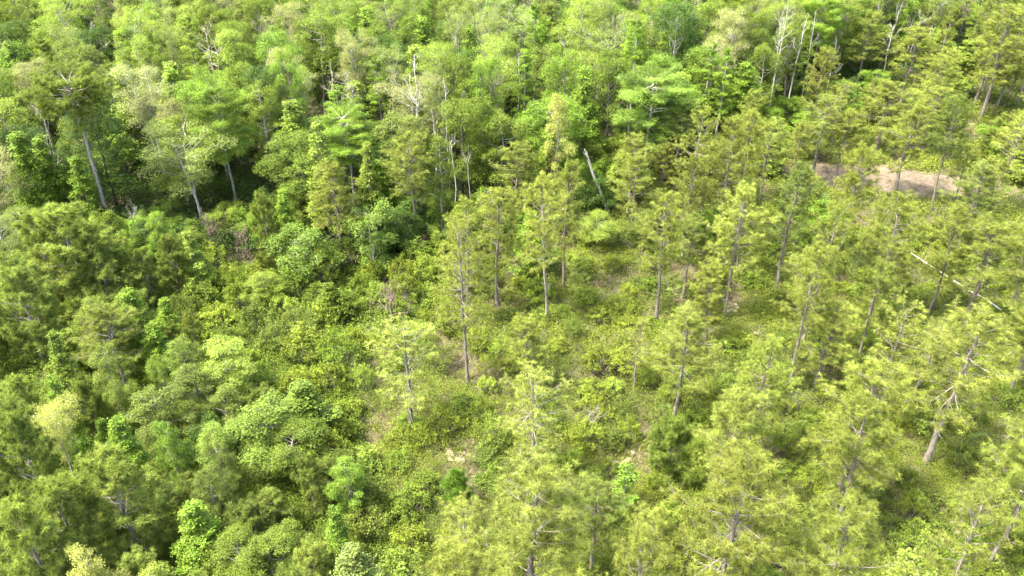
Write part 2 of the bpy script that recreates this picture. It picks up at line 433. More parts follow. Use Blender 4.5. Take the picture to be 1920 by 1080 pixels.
for i in range(3): make_cypress("cypress%d" % i, 120 + i, 17, 2.3, (.3, .38, .45)[i])
for i in range(2): make_cypress("cypressflat%d" % i, 125 + i, 17, 3.6, .5, 46, True)
for i in range(4): make_dead("dead%d" % i, 130 + i, 12, (1.9, 2.4, 1.3, 2.8)[i], 4, .105, .55, (10, 9, 6, 10)[i], (.45, .4, .6, .35)[i])
make_dead("snag0", 140, 12, .9, 3, .15, .5, 4, .7)
make_dead("limbtop0", 143, 12, 2.4, 4, .07, .5, 5, .86)
make_dead("deadbush0", 141, 3.2, 1.6, 5, .06, .8, 16, .1)
make_dead("deadbush1", 142, 2.4, 1.3, 5, .05, .8, 16, .05)
for i in range(5): make_shrub("shrub%d" % i, 150 + i, (2.0, 1.7, 2.3, 1.5, 2.6)[i], (1.3, 1.4, 1.2, 1.25, 1.5)[i])
make_shrub("drybrush0", 160, 1.2, 1.2, 24, 24, .06, .3, .12, True)
for i in range(2): make_palmetto("palmetto%d" % i, 165 + i)
for i in range(2): make_palmetto("palmettodead%d" % i, 168 + i, 14, 1.0, True)

# ------------------------------------------------------------------ palette (leaf and bark colours; the understory's has shade painted in)
PAL = dict(
    pine=(.150, .174, .034), pine_dark=(.110, .138, .030), pine_yel=(.173, .197, .041), pine_blue=(.148, .182, .040), pine_deep=(.120, .160, .030),
    gum=(.092, .146, .017), lime=(.105, .165, .021), yellow=(.20, .215, .055), yelgreen=(.125, .168, .028), pale=(.126, .162, .044), tan=(.160, .170, .070),
    mid=(.088, .122, .016), olive=(.083, .108, .020), dark=(.044, .076, .013),
    shrub_y=(.112, .142, .019), shrub_m=(.084, .121, .017), shrub_d=(.078, .104, .019), fresh=(.090, .155, .020),
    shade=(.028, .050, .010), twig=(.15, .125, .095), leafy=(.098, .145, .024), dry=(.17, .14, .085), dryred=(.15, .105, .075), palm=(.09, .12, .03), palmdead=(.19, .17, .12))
BARK = dict(pine=(.135, .115, .088), grey=(.175, .155, .125), pale=(.26, .24, .19), white=(.29, .272, .23), bleach=(.31, .285, .23), dark=(.06, .05, .04), red=(.16, .115, .09))

EDGE = np.array([(-900, 640), (-400, 610), (0, 570), (250, 528), (450, 502), (640, 508), (930, 462), (1150, 398), (1320, 330), (1480, 244), (1700, 160), (1920, 95), (2600, -60)], float)
def edge_v(u): return np.interp(u, EDGE[:, 0], EDGE[:, 1])
LEFT = np.array([(540, 120), (600, 250), (700, 430), (850, 600), (1000, 680), (1080, 740), (1500, 830), (2600, 900)], float)
PINE = np.array([(380, 1150), (430, 1000), (500, 860), (600, 800), (700, 660), (850, 690), (1000, 760), (1200, 840), (2600, 900)], float)
def zone(x, y):
    u, v = pix((x, y, 0))
    if v < edge_v(u): return 'wood'
    if u < np.interp(v, LEFT[:, 0], LEFT[:, 1]): return 'left'
    if u > np.interp(v, PINE[:, 0], PINE[:, 1]): return 'pine'
    return 'mid'
THINGS = []
rg0 = np.random.default_rng(7)
def add(name, proto, pos, sx, sz, col, bark, rot=None, tilt=(0, 0), **kw):
    pr = PROTO[proto]
    parts = ("trunk", "crown")
    if proto.startswith(("shrub", "drybrush")): parts = ("stem", "foliage")
    if proto.startswith("palmetto"): parts = ("stem", "frond")
    root = bpy.data.objects.new(name, None if pr["crown"] else pr["trunk"])
    root.empty_display_size = .3
    COL.objects.link(root)
    root.location = (pos[0], pos[1], pos[2] if len(pos) > 2 else 0); root.scale = (sx, sx, sz)
    root.rotation_euler = (tilt[0], tilt[1], rg0.uniform(0, 6.28) if rot is None else rot)
    j = rg0.normal(1, .10); h = rg0.normal(0, .018)
    c = (np.array(PAL[col]) * j * np.array([1 + h, 1, 1 - h])).clip(0, 1)
    b = np.array(BARK[bark]) * rg0.normal(1, .1)
    if pr["crown"]:
        for nm, me, cc in ((parts[0], pr["trunk"], b), (parts[1], pr["crown"], c)):
            o = bpy.data.objects.new(nm, me); COL.objects.link(o); o.parent = root; o.color = (*cc, 1)
    else: root.color = (*b, 1)
    H = pr["H"] * sz
    d = dict(o=root, name=name, pos=np.array([pos[0], pos[1], pos[2] if len(pos) > 2 else 0.0]), H=H, R=pr["R"] * sx, pix=pix((pos[0], pos[1], H * .75)), **kw)
    THINGS.append(d)
    return d
def in_wood(g): return zone(g[0], g[1] - 3) == 'wood'
def hero(name, proto, top, width, col, bark, cat, label, base=None, H=None, ref=None, **kw):
    """top: pixel of the crown's top; width: crown width in pixels; base: pixel of the foot, or H: height in metres"""
    if base is not None:
        g = at(*base); H = height_at(g[1], top[1])
    else:
        g = at(top[0], top[1], H); g[2] = 0
        while top[1] < 345 and not in_wood(g) and H > 6:      # trees of the wood stand behind its edge
            H -= .5; g = at(top[0], top[1], H); g[2] = 0
    slant = (g[1] * CP + (CAM_H - H * .75) * SP)
    sx = width * slant / F / 2 / PROTO[proto]["R"]
    f0, f1 = (0.02, .95) if base is not None else (.55, .95)
    if name == 'dead_tree' and base is None: f0 = .86
    KEEP.append((slant, 2 if base is not None else 4, [pix((g[0], g[1], H * f)) for f in np.linspace(f0, f1, 9)]))
    return add(name, proto, (g[0], g[1]), sx, H / PROTO[proto]["H"], col, bark, cat=cat, label=label, ref=ref, **kw)
KEEP = []
def hides(x, y, H, rad, cf=.35, k=.75):
    """whether a crown here would stand in front of a tree placed one by one"""
    sl_ = y * CP + (CAM_H - H * .7) * SP
    a, b = pix((x, y, H * cf)), pix((x, y, H)); pr = rad * k * F / sl_
    lo, hi = min(a[1], b[1]), max(a[1], b[1])
    for sl, thr, pts in KEEP:
        if sl < sl_ + 1: continue
        n = sum(1 for (u, v) in pts if lo < v < hi and abs(u - (a[0] + b[0]) / 2) < pr)
        if n >= thr: return True
    return False

# ------------------------------------------------------------------ trees placed one by one
def pine(top, wd, label, base=None, H=None, v=0, col='pine', ref=None, proto=None, bark='pine'):
    return hero("pine_tree", proto or "pine%d" % v, top, wd, col, bark, "pine", label, base, H, ref)
def broad(proto, top, wd, col, label, base=None, H=None, ref=None, bark='grey', name="broadleaf_tree"):
    name = {'gum': 'sweetgum_tree', 'dense': 'oak_tree', 'pale': 'pale_hardwood', 'twiggy': 'pale_hardwood'}.get(proto[:-1], name)
    return hero(name, proto, top, wd, col, bark, "tree", label, base, H, ref)
def dead(proto, top, wd, label, base=None, H=None, ref=None, bark='white'):
    return hero("dead_tree", proto, top, wd, 'dry', bark, "dead tree", label, base, H, ref)

# the dense wood, upper left and middle
pine((130, 148), 138, "tall old pine with flat umbrella crown and long bare grey trunk", base=(213, 452), proto="pineflat0", col='pine_dark', ref="flat topped old pine", bark='grey')
dead("dead0", (165, 22), 62, "bare grey tree with fine upright twigs among upper left crowns", H=15, ref="bare twiggy grey tree", bark='pale')
dead("dead2", (215, 52), 36, "small bare grey snag just right of the bare twiggy grey tree", H=13, bark='grey')
broad("pale0", (48, 118), 85, 'tan', "tan round leafing tree beyond and left of the flat topped old pine", H=14)
broad("twiggy0", (95, 128), 60, 'tan', "thin tan twiggy tree directly beyond the flat topped old pine", H=14)
broad("dense0", (140, 85), 105, 'olive', "dark olive spreading tree beyond the flat topped old pine", H=15)
broad("pale2", (262, 128), 112, 'tan', "pale cream green tree with open crown and forked pale limbs", H=16, ref="pale cream open tree", bark='pale')
broad("round1", (250, 72), 80, 'yelgreen', "lime green rounded tree beyond the pale cream open tree", H=15)
broad("pale1", (322, 57), 66, 'pale', "pale round topped tree, small dome in the upper left wood", H=15, ref="pale dome tree")
broad("twiggy1", (385, 45), 75, 'tan', "tan half leafless tree just right of the pale dome tree", H=16, bark='pale')
broad("round0", (590, 25), 125, 'mid', "broad olive green dome near the top edge of the wood", H=16, ref="broad olive dome")
hero("cypress_tree", "cypressflat0", (402, 166), 112, 'lime', 'grey', "cypress", "bright green layered tree with pale limbs above a reddish straight trunk", base=(448, 402), ref="layered red trunked tree")
hero("broadleaf_tree", "oval0", (484, 160), 70, 'mid', 'white', "tree", "slender green tree on a thin curved white trunk", base=(510, 348), ref="thin white trunked tree")
broad("dense1", (533, 95), 66, 'lime', "small bright domed tree on a pale stem behind the thin white trunked tree", H=17)
broad("pale3", (345, 246), 138, 'pale', "pale leaning tree with sprawling white limbs showing through its crown", H=13, ref="sprawling white limbed tree", bark='white')
broad("gum0", (25, 248), 95, 'gum', "glossy bright green tree at the left frame edge beside the flat topped old pine", H=14)
broad("gum1", (78, 262), 92, 'gum', "glossy bright green lumpy tree just left of the old pine's trunk", H=12, ref="glossy lumpy tree")
broad("gum2", (140, 292), 66, 'gum', "narrow glossy bright tree right against the old pine's trunk", H=11)
broad("round2", (40, 318), 92, 'gum', "rounded glossy bright tree below the glossy lumpy tree", H=10)
hero("cypress_tree", "cypress0", (628, 158), 92, 'lime', 'grey', "cypress", "lime green tiered cypress rising in two steps", H=14, ref="two stepped cypress")
hero("cypress_tree", "cypressflat1", (645, 212), 122, 'lime', 'pale', "cypress", "wide lime cypress spreading just in front of the two stepped cypress", H=12)
dead("dead2", (776, 82), 52, "white bare snag with twiggy top left of the pale dead trunks", H=17, ref="white twiggy snag")
dead("dead1", (834, 132), 58, "tall pale dead trunk with splayed bare top in the middle wood", H=16, ref="tall pale dead trunk", bark='pale')
dead("snag0", (806, 188), 24, "short broken pale snag just left of the tall pale dead trunk", H=13, bark='pale')
dead("dead0", (862, 148), 42, "thin grey dead tree just right of the tall pale dead trunk", H=15, bark='grey')
hero("cypress_tree", "cypress1", (980, 95), 68, 'lime', 'pale', "cypress", "tall narrow lime cypress with straight pale trunk in the middle", base=(985, 300), ref="tall narrow lime cypress")
broad("round3", (908, 122), 84, 'gum', "bright green full crowned tree left of the tall narrow lime cypress", H=16, ref="bright full crowned tree")
broad("round0", (1065, 92), 95, 'gum', "bright green full crowned tree right of the tall narrow lime cypress", H=16)
broad("gum3", (1100, 128), 80, 'gum', "bright lumpy tree right of the yellow topped tree", H=15)
broad("oval1", (1046, 178), 62, 'yellow', "yellow crowned tree standing out from the green wood", H=16, ref="yellow topped tree")
broad("gum1", (1030, 226), 60, 'yelgreen', "yellowish green leafy tree just under the yellow topped tree", H=12)
hero("cypress_tree", "cypressflat0", (1222, 138), 138, 'leafy', 'pale', "cypress", "wide flat layered lime cypress on pale slim trunks", H=15, ref="wide flat lime cypress")
hero("cypress_tree", "cypressflat1", (1262, 160), 90, 'lime', 'white', "cypress", "lower flat lime cypress to the right of the wide flat lime cypress", H=13)
broad("gum2", (700, 266), 58, 'yelgreen', "narrow conical bright green tree in front of the dark wood", base=(704, 442), ref="narrow conical bright tree")
broad("gum0", (708, 300), 70, 'gum', "leafy green tree close behind the narrow conical bright tree", base=(716, 425))
pine((772, 255), 108, "olive pine with tall rounded crown and bare grey trunk at the wood's edge", base=(784, 458), v=0, col='pine', ref="olive wood edge pine")
broad("oval2", (822, 255), 62, 'mid', "fresh green tree on white stem beside the olive wood edge pine", H=14, bark='white')
pine((1008, 273), 92, "dense olive pine in the middle beneath the yellow topped tree", base=(968, 420), v=3, col='pine', ref="dense middle pine")
pine((1065, 312), 88, "straight pine with orange grey bare trunk at the thicket's far edge", base=(1056, 537), v=1, ref="orange trunked pine", bark='red')
pine((626, 318), 108, "pale olive pine with broad crown and leaning grey trunk by the thicket", base=(643, 500), v=5, col='pine', ref="pale olive thicket pine")
broad("gum3", (530, 358), 58, 'gum', "bright conical tree left of the pale olive thicket pine", H=9)
broad("midstory0", (565, 432), 120, 'leafy', "low bright broad tree at the foot of the dark wood", H=6.5, ref="low bright broad tree")
broad("midstory1", (690, 395), 90, 'leafy', "shiny green tree filling the gap between two olive pines", H=8)
broad("gum0", (352, 433), 58, 'yelgreen', "small bright conical tree in front of the dark forest gap", H=7.5, ref="small bright cone")
broad("oval0", (290, 405), 52, 'gum', "vine draped green column in the dark forest gap", H=8, ref="vine draped column")
hero("young_pine", "pineyoung0", (312, 450), 66, 'pine_dark', 'pine', "pine", "young pine between the vine draped column and the small bright cone", H=7)
hero("young_pine", "pineyoung1", (490, 375), 60, 'pine_dark', 'pine', "pine", "slim dull young pine left of the bright conical tree", H=9)
broad("gum1", (992, 400), 74, 'gum', "glossy green tree between two bare pine trunks", base=(990, 520), ref="glossy tree between trunks")
# far right corner of the wood
hero("cypress_tree", "cypress2", (1195, 30), 62, 'lime', 'white', "cypress", "pale lime parasol tree on slim white trunk near the top edge", H=19, ref="lime parasol tree")
broad("dense0", (1272, 8), 120, 'dark', "dark evergreen tree with big bare white limbs showing through", H=18, ref="white limbed evergreen", bark='white')
dead("dead3", (1262, 30), 88, "spreading white dead limbs in front of the dark evergreen crown", H=16)
broad("dense1", (1330, 8), 95, 'mid', "round dark green crown just right of the white limbed evergreen", H=16)
broad("dense0", (1415, 22), 92, 'mid', "round dark green crown left of the thin white stems", H=16, ref="round dark crown")
dead("dead2", (1510, 2), 40, "thin white dead stem near the top edge right of the round dark crown", H=18, bark='pale', ref="thin white stem")
dead("dead2", (1540, 0), 26, "very thin white dead stem right beside the thin white stem", H=18, bark='pale')
broad("twiggy0", (1478, 4), 48, 'pale', "pale half bare tree between the round dark crown and white stem", H=18, bark='white')
dead("dead3", (1690, 2), 72, "bleached white dead tree with crooked limbs near the top right", H=19, ref="bleached crooked tree")
hero("cypress_tree", "cypress0", (1336, 76), 60, 'lime', 'white', "cypress", "lime cypress with white trunk at the wood's right edge", H=16, ref="white trunked lime cypress")
hero("cypress_tree", "cypress1", (1364, 84), 62, 'lime', 'white', "cypress", "paler twin just right of the white trunked lime cypress", H=16)
broad("gum2", (1405, 118), 80, 'gum', "bright green leafy tree below the white trunked lime cypress", H=12)
broad("gum3", (1400, 160), 70, 'gum', "deep bright leafy tree standing before the pine stand's far edge", H=10)
dead("dead0", (1570, 60), 46, "thin grey half dead tree behind the far pines", H=17, bark='pale', ref="grey half dead tree")

# far pines
for (tp_, wd, bs, H_, v, col, lb, rf) in [
    ((1475, 68), 95, (1465, 218), None, 0, 'pine_dark', "olive pine at the far end of the pine stand nearest the wood", "far olive pine"),
    ((1625, 30), 86, (1599, 186), None, 2, 'pine', "pine with long bare leaning trunk left of the bleached crooked tree", None),
    ((1650, 55), 70, (1640, 150), None, 1, 'pine', "thin pine right of the long bare leaning trunk", None),
    ((1700, 55), 95, (1685, 200), None, 3, 'pine', "full pine right below the bleached crooked tree", None),
    ((1800, 5), 96, (1789, 98), None, 0, 'pine_dark', "dark pine crown at the top edge near the upper right corner", None),
    ((1890, 18), 110, (1836, 226), None, 3, 'pine_yel', "tallest pale pine in the upper right corner with long trunk", "tall corner pine"),
    ((1870, 60), 80, (1827, 196), None, 1, 'pine', "slim pine standing left against the tall corner pine", None),
    ((1915, 100), 80, (1868, 204), None, 2, 'pine_yel', "pale pine at the right edge under the tall corner pine", None),
    ((1655, 160), 118, (1640, 285), None, 5, 'pine_yel', "broad yellow olive pine above the sandy clearing", "pine above the clearing"),
    ((1748, 168), 104, (1730, 290), None, 3, 'pine', "olive pine right of the pine above the clearing", None),
    ((1545, 185), 110, (1521, 338), None, 0, 'pine', "pine whose trunk stands on the left end of the sandy clearing", "left clearing pine"),
    ((1590, 215), 70, (1562, 352), None, 4, 'pine', "thin dark stemmed pine on the sandy clearing's left part", None),
    ((1705, 205), 112, (1675, 372), None, 1, 'pine', "pine with dark forked trunk standing on the sandy clearing's middle", "middle clearing pine"),
    ((1428, 235), 96, (1424, 385), None, 0, 'pine', "pine with dull trunk left of the sandy clearing", None),
    ((1822, 318), 118, (1795, 470), None, 5, 'pine_dark', "dark tufted pine right below the sandy clearing", "dark tufted pine"),
    ((1330, 268), 100, (1314, 432), None, 2, 'pine', "pine at the wood corner with grey trunk in dark shade", None),
    ((1285, 215), 105, (1262, 360), None, 3, 'pine_dark', "full dark pine beneath the wide flat lime cypress", "dark pine under cypress"),
    ((1205, 300), 100, (1180, 445), None, 5, 'pine', "full low pine right of the leaning dead trunk", None),
    ((930, 362), 108, (934, 572), None, 3, 'pine', "upright pine with bushy top and slender clean trunk left of the glossy tree", "bushy topped pine"),
    ((1250, 370), 116, (1230, 612), None, 0, 'pine', "tall open pine with twig studded trunk in the middle right", "twig studded pine"),
    ((1388, 362), 128, (1356, 602), None, 4, 'pine_yel', "tall yellow olive pine with side twigs halfway up the bare trunk", "yellow olive pine"),
    ((1482, 312), 100, (1456, 540), None, 1, 'pine_dark', "pine with long dark trunk right of the yellow olive pine", "long dark trunked pine"),
    ((1524, 330), 72, (1494, 460), None, 2, 'pine', "small pine with pale trunk before a bright green tree", None),
    ((1620, 282), 90, (1562, 508), None, 2, 'pine', "leaning looking pine with thick bare trunk below the clearing", "thick bare trunk pine"),
    ((1690, 378), 140, (1622, 622), None, 0, 'pine', "large bushy pine with dark trunk base in the right middle", "large bushy pine"),
    ((1870, 425), 158, (1800, 620), None, 3, 'pine', "large round pine near the right edge above the fallen log", "round pine by the log"),
    ((1935, 560), 120, (1896, 720), None, 5, 'pine_yel', "pine at the right edge below the fallen log", None),
    ((1520, 478), 122, (1478, 738), None, 5, 'pine', "dense pine with grey trunk hidden low by another pine", "dense hidden trunk pine"),
    ((1555, 572), 122, (1530, 735), None, 3, 'pine_yel', "bushy yellow pine right of the dense hidden trunk pine", "bushy yellow pine"),
    ((1660, 500), 90, (1606, 680), None, 2, 'pine', "smaller pine with short pale trunk under the large bushy pine", None),
    ((1790, 395), 90, (1738, 597), None, 1, 'pine', "pine with grey trunk crossing the end of the fallen log", None),
    ((1808, 592), 196, (1733, 870), None, 0, 'pine_yel', "very broad yellow pine at the lower right with leaning trunk", "very broad yellow pine"),
    ((1268, 598), 150, (1262, 792), None, 5, 'pine_yel', "rounded yellow pine in the middle right clearing with short trunk", "rounded yellow pine"),
    ((1955, 560), 130, (1885, 750), None, 2, 'pine', "pine cut by the right edge with pale bare trunk", None),
    ((1650, 690), 180, (1568, 950), None, 3, 'pine', "wide pine with dark broken trunk at the lower right", "wide broken trunk pine"),
    ((1590, 760), 150, (1556, 1020), None, 1, 'pine', "pine in front of the wide broken trunk pine", None),
]:
    pine(tp_, wd, lb, bs, H_, v, col, rf)
pine((868, 418), 118, "tall thin crowned pine on a knotty trunk, tallest in the middle", base=(878, 724), proto="pinesparse0", col='pine_yel', ref="knotty trunked pine")
pine((765, 612), 165, "sparse pale pine with see through crown left of the middle", base=(772, 812), proto="pinesparse1", col='pine_yel', ref="sparse pale pine")
pine((985, 700), 165, "half dead pine with bare forked top limbs at the lower middle", base=(996, 905), proto="pinesparse2", col='pine_yel', ref="half dead forked pine")
pine((1015, 888), 260, "very large pale pine at the bottom middle", base=(1000, 1230), v=3, col='pine_yel', ref="large bottom pine")
pine((1335, 872), 270, "large yellow pine at the bottom right of centre", base=(1325, 1240), v=5, col='pine_yel', ref="large yellow bottom pine")
pine((1268, 790), 96, "fresh dark green pine with grey trunk beside the rounded yellow pine", base=(1249, 910), proto="pineyoung2", col='pine_deep', ref="fresh dark green pine")
hero("young_pine", "pinesapling0", (1300, 838), 52, 'pine_deep', 'pine', "pine", "small spiky dark green pine sapling", base=(1292, 930), ref="spiky pine sapling")
hero("young_pine", "pinesapling0", (856, 890), 46, 'fresh', 'pine', "pine", "tiny vivid green pine sapling in the dry brush", base=(858, 950))
hero("sapling_tree", "sapling0", (1168, 873), 54, 'fresh', 'grey', "tree", "vivid bright green sapling alone among low shrubs", base=(1170, 962), ref="vivid green sapling")
hero("sapling_tree", "sapling0", (1690, 1042), 95, 'yelgreen', 'grey', "tree", "bright lime sapling at the bottom edge lower right", base=(1688, 1130))
pine((1500, 960), 210, "pale pine low at the bottom between two large pines", base=(1480, 1300), v=0, col='pine')
pine((1890, 800), 200, "pine crown filling the lower right frame edge", base=(1840, 1080), v=2, col='pine')
pine((1780, 930), 170, "open pine at the bottom right corner", base=(1730, 1210), proto="pinesparse0", col='pine')
pine((1175, 1010), 150, "low pine at the bottom edge between the two large pines", base=(1165, 1300), v=4, col='pine_yel')

# left foreground thicket of young pines and broadleaves
for (pr, nm, tp_, wd, H_, col, lb, rf) in [
    ("pineyoung0", "young_pine", (112, 402), 160, 12, 'pine_blue', "big bushy grey green young pine on the left, tallest of its clump", "big bushy young pine"),
    ("pineyoung1", "young_pine", (60, 412), 110, 11, 'pine_blue', "bushy young pine close left of the big bushy young pine", None),
    ("pineyoung3", "young_pine", (170, 440), 130, 10, 'pine_blue', "bushy young pine close right of the big bushy young pine", None),
    ("pineyoung2", "young_pine", (22, 515), 130, 10, 'pine_blue', "pale bushy pine at the left edge with reddish bare lower trunk", "left edge pine"),
    ("pine5", "young_pine", (190, 582), 150, 9, 'pine', "brownish olive young pine with rounded top left of the bright leafy cone", "brownish young pine"),
    ("pineyoung1", "young_pine", (262, 478), 70, 7, 'pine_dark', "small olive pine at the edge of the dark gap", None),
    ("gum2", "broadleaf_tree", (236, 540), 90, 9, 'gum', "bright leafy cone shaped tree on the left", "bright leafy cone"),
    ("oval1", "broadleaf_tree", (165, 558), 74, 9.5, 'yelgreen', "yellowish leafy tree left of the bright leafy cone", None),
    ("gum3", "broadleaf_tree", (285, 610), 80, 7, 'gum', "bright leafy tree right below the bright leafy cone", None),
    ("oval2", "broadleaf_tree", (335, 636), 72, 7, 'yelgreen', "pale yellow green tree at the thicket's ragged upper edge", "pale yellow green tree"),
    ("round0", "broadleaf_tree", (415, 655), 120, 7, 'yelgreen', "light green leafy tree right of the pale yellow green tree", "light green leafy tree"),
    ("oval2", "broadleaf_tree", (495, 760), 150, 7, 'leafy', "large leafy green tree of the left thicket nearest the shrubs", "large leafy thicket tree"),
    ("gum0", "broadleaf_tree", (560, 714), 110, 7, 'leafy', "bright crowned tree at the thicket's right edge", "bright thicket edge tree"),
    ("round1", "broadleaf_tree", (545, 810), 130, 5.5, 'mid', "green rounded tree below the bright thicket edge tree", None),
    ("gum1", "broadleaf_tree", (96, 712), 72, 9, 'gum', "bright glossy tree left side behind the bleached yellow tree", None),
    ("pale0", "broadleaf_tree", (92, 762), 100, 9, 'yellow', "yellowish thin leaved tree with bleached white trunk", "bleached yellow tree"),
    ("gum2", "broadleaf_tree", (212, 783), 84, 8.5, 'gum', "vivid glossy conical tree in the lower left", "vivid glossy cone"),
    ("oval0", "broadleaf_tree", (275, 738), 110, 7.5, 'olive', "dull olive leafy tree right of the vivid glossy cone", "dull olive tree"),
    ("oval1", "broadleaf_tree", (350, 690), 100, 7, 'olive', "dull olive tree with yellow tips beneath the light green leafy tree", None),
    ("pineyoung0", "young_pine", (205, 868), 175, 10, 'pine_blue', "bushy pale young pine with leaning bare trunk at the lower left", "leaning trunk young pine"),
    ("pineyoung3", "young_pine", (105, 925), 150, 10, 'pine_blue', "bushy grey green young pine left of the leaning trunk young pine", None),
    ("pineyoung2", "young_pine", (18, 790), 120, 11, 'pine_dark', "dark olive pine at the lower left frame edge", None),
    ("oval2", "broadleaf_tree", (386, 880), 74, 8, 'olive', "slim yellowish olive tree with pale stem in the shady thicket", "slim yellowish tree"),
    ("gum3", "broadleaf_tree", (355, 948), 110, 7.5, 'gum', "bright lime leafy tree near the bottom left", "lime bottom tree"),
    ("round3", "broadleaf_tree", (505, 1012), 120, 5.5, 'mid', "round green bush tree at the bottom edge right of the lime bottom tree", None),
    ("gum0", "broadleaf_tree", (662, 1032), 115, 6, 'pale', "pale bright leafy tree at the bottom edge", "pale bottom tree"),
    ("oval0", "broadleaf_tree", (156, 1042), 96, 9, 'yellow', "golden yellow leafed tree top at the bottom left edge", None),
    ("pineyoung1", "young_pine", (30, 960), 160, 11, 'pine_blue', "bushy young pine in the bottom left corner", None),
    ("round1", "broadleaf_tree", (440, 1010), 110, 6, 'mid', "mid green tree between two bright bottom left trees", None),
    ("gum1", "broadleaf_tree", (612, 535), 70, 4.5, 'mid', "deep green small tree standing out in the yellow shrubs", "deep green small tree"),
    ("oval2", "broadleaf_tree", (487, 512), 75, 4.5, 'shrub_y', "yellow green pointed small tree at the thicket's far end", None),
]:
    if nm == 'broadleaf_tree': nm = {'gum': 'sweetgum_tree', 'pale': 'pale_hardwood'}.get(pr[:-1], nm)
    hero(nm, pr, tp_, wd, col, 'pale' if rf == "bleached yellow tree" else 'grey', "pine" if "pine" in nm else "tree", lb, None, H_, rf)

# dead and fallen wood
def log(name, a, b, r, label, bark, cat, za=.35, zb=.35, nbr=5, seed=1, ref=None):
    rg = np.random.default_rng(seed); a = np.array([*a[:2], za]); b = np.array([*b[:2], zb])
    L = np.linalg.norm(b - a); d = (b - a) / L
    tb = MB(); k = 9
    pts = np.array([d * L * s for s in np.linspace(0, 1, k)]) + rg.normal(0, .05, (k, 3)); tb.tube(pts, np.linspace(r, r * .35, k), 7)
    KEEP.append((a[1] * CP + (CAM_H - a[2]) * SP, 1, [pix(a * (1 - f) + b * f) for f in np.linspace(.03, .97, 21)]))
    root = bpy.data.objects.new(name, tb.mesh(name, M_BARK)); COL.objects.link(root); root.location = a
    root.color = (*BARK[bark], 1)
    for i in range(nbr):
        br = MB(); p0 = lerp_at(pts, rg.uniform(.45, .95)); a_ = rand_dirs(rg, 1)[0]; a_[2] = abs(a_[2]) * .6
        q = curve(p0, unit(d * .8 + a_), L * rg.uniform(.1, .22), .1, 4, .12, rg); br.tube(q, np.linspace(r * .35, r * .1, 5), 5)
        o = bpy.data.objects.new("branch", br.mesh("branch", M_BARK)); COL.objects.link(o); o.parent = root; o.color = root.color
    THINGS.append(dict(o=root, name=name, pos=(a + b) / 2, H=1, R=.5, pix=pix((a + b) / 2), cat=cat, label=label, ref=ref, flat=True))
log("fallen_log", at(1945, 622, 1.2), at(1708, 476, 1.2), .13, "long pale fallen log lying in the right pine stand", 'bleach', "log", 1.2, 1.2, 0, 3, "fallen log")
g1, g2 = at(1142, 405), at(1142, 405)
hz = height_at(g1[1], 280)
rl = ray(1096, 280)
log("leaning_trunk", g1, (rl[0] / rl[1] * g1[1], g1[1] + .3), .24, "pale dead trunk leaning steeply against the dark wood", 'bleach', "dead tree", 0, hz, 5, 5, "leaning dead trunk")
log("fallen_branch", at(1895, 925), at(1935, 945), .12, "pale fallen branch near the lower right edge", 'white', "branch", .6, .6, 3, 8)
log("fallen_branch", at(960, 918), at(990, 908), .10, "short grey dead branch beside the half dead forked pine", 'grey', "branch", 1.6, 1.9, 2, 9)
log("fallen_branch", at(1615, 915), at(1655, 935), .09, "thin dead branch by the wide broken trunk pine", 'pale', "branch", .6, .7, 3, 10)
dead("deadbush0", (725, 538), 92, "pinkish brown dead leafless bush in the middle of the shrubs", base=(738, 612), ref="pinkish dead bush", bark='red')
dead("deadbush0", (385, 405), 70, "reddish brown dead brush at the dark wood's foot", H=5, bark='red')
dead("deadbush1", (450, 430), 72, "brown dead treetop lying right of the small bright cone", H=4, bark='red')
dead("deadbush1", (248, 393), 52, "white dead branches sticking out before the dark gap", H=5)
dead("limbtop0", (850, 258), 70, "broken white limbs in the middle wood", H=11)
dead("limbtop0", (882, 278), 48, "single broken white branch right of the broken white limbs", H=10)
dead("deadbush1", (968, 492), 50, "small brown dead brush left of the orange trunked pine", base=(968, 525), bark='red')
dead("deadbush1", (1108, 768), 70, "grey dead brush in the lower middle", base=(1106, 818), bark='grey')
dead("deadbush1", (1480, 740), 60, "grey leafless brush right of the rounded yellow pine", base=(1480, 775), bark='grey')
dead("snag0", (1175, 560), 10, "short dark broken stump in the low shrubs", base=(1174, 590), bark='dark')
for i, (u, v, wd) in enumerate([(1398, 640, 62), (1110, 632, 46), (1365, 575, 40), (1340, 755, 60), (1480, 838, 50), (1915, 835, 70), (1820, 1040, 110), (1790, 1010, 80), (1440, 1055, 60), (1160, 855, 56), (1690, 905, 60), (1860, 900, 70), (905, 800, 60), (870, 850, 60), (1460, 690, 50), (1555, 835, 44), (1660, 1000, 70), (1240, 690, 44), (1300, 880, 50), (1420, 760, 46), (1510, 930, 60), (1750, 940, 66), (1880, 760, 50), (1840, 1065, 90), (1010, 850, 46), (1330, 610, 40), (1210, 640, 36)]):
    g = at(u, v); sl_ = g[1] * CP + CAM_H * SP
    add("saw_palmetto", "palmettodead%d" % (i % 2), g, wd * sl_ / F / 2 / 1.15, wd * sl_ / F / 2 / 1.3, 'palmdead', 'grey', cat="palmetto", look="bleached dead palmetto clump", pl="bleached dead palmetto clump", group="bleached dead palmettos on the pine stand floor")

# ------------------------------------------------------------------ zones
def in_clearing(x, y, grow=0.0):
    u, v = pix((x, y, 0))
    return ((u - 1665) / (255 + grow)) ** 2 + ((v - 340 - (u - 1665) * .085) / (27 + grow * .35)) ** 2 < 1

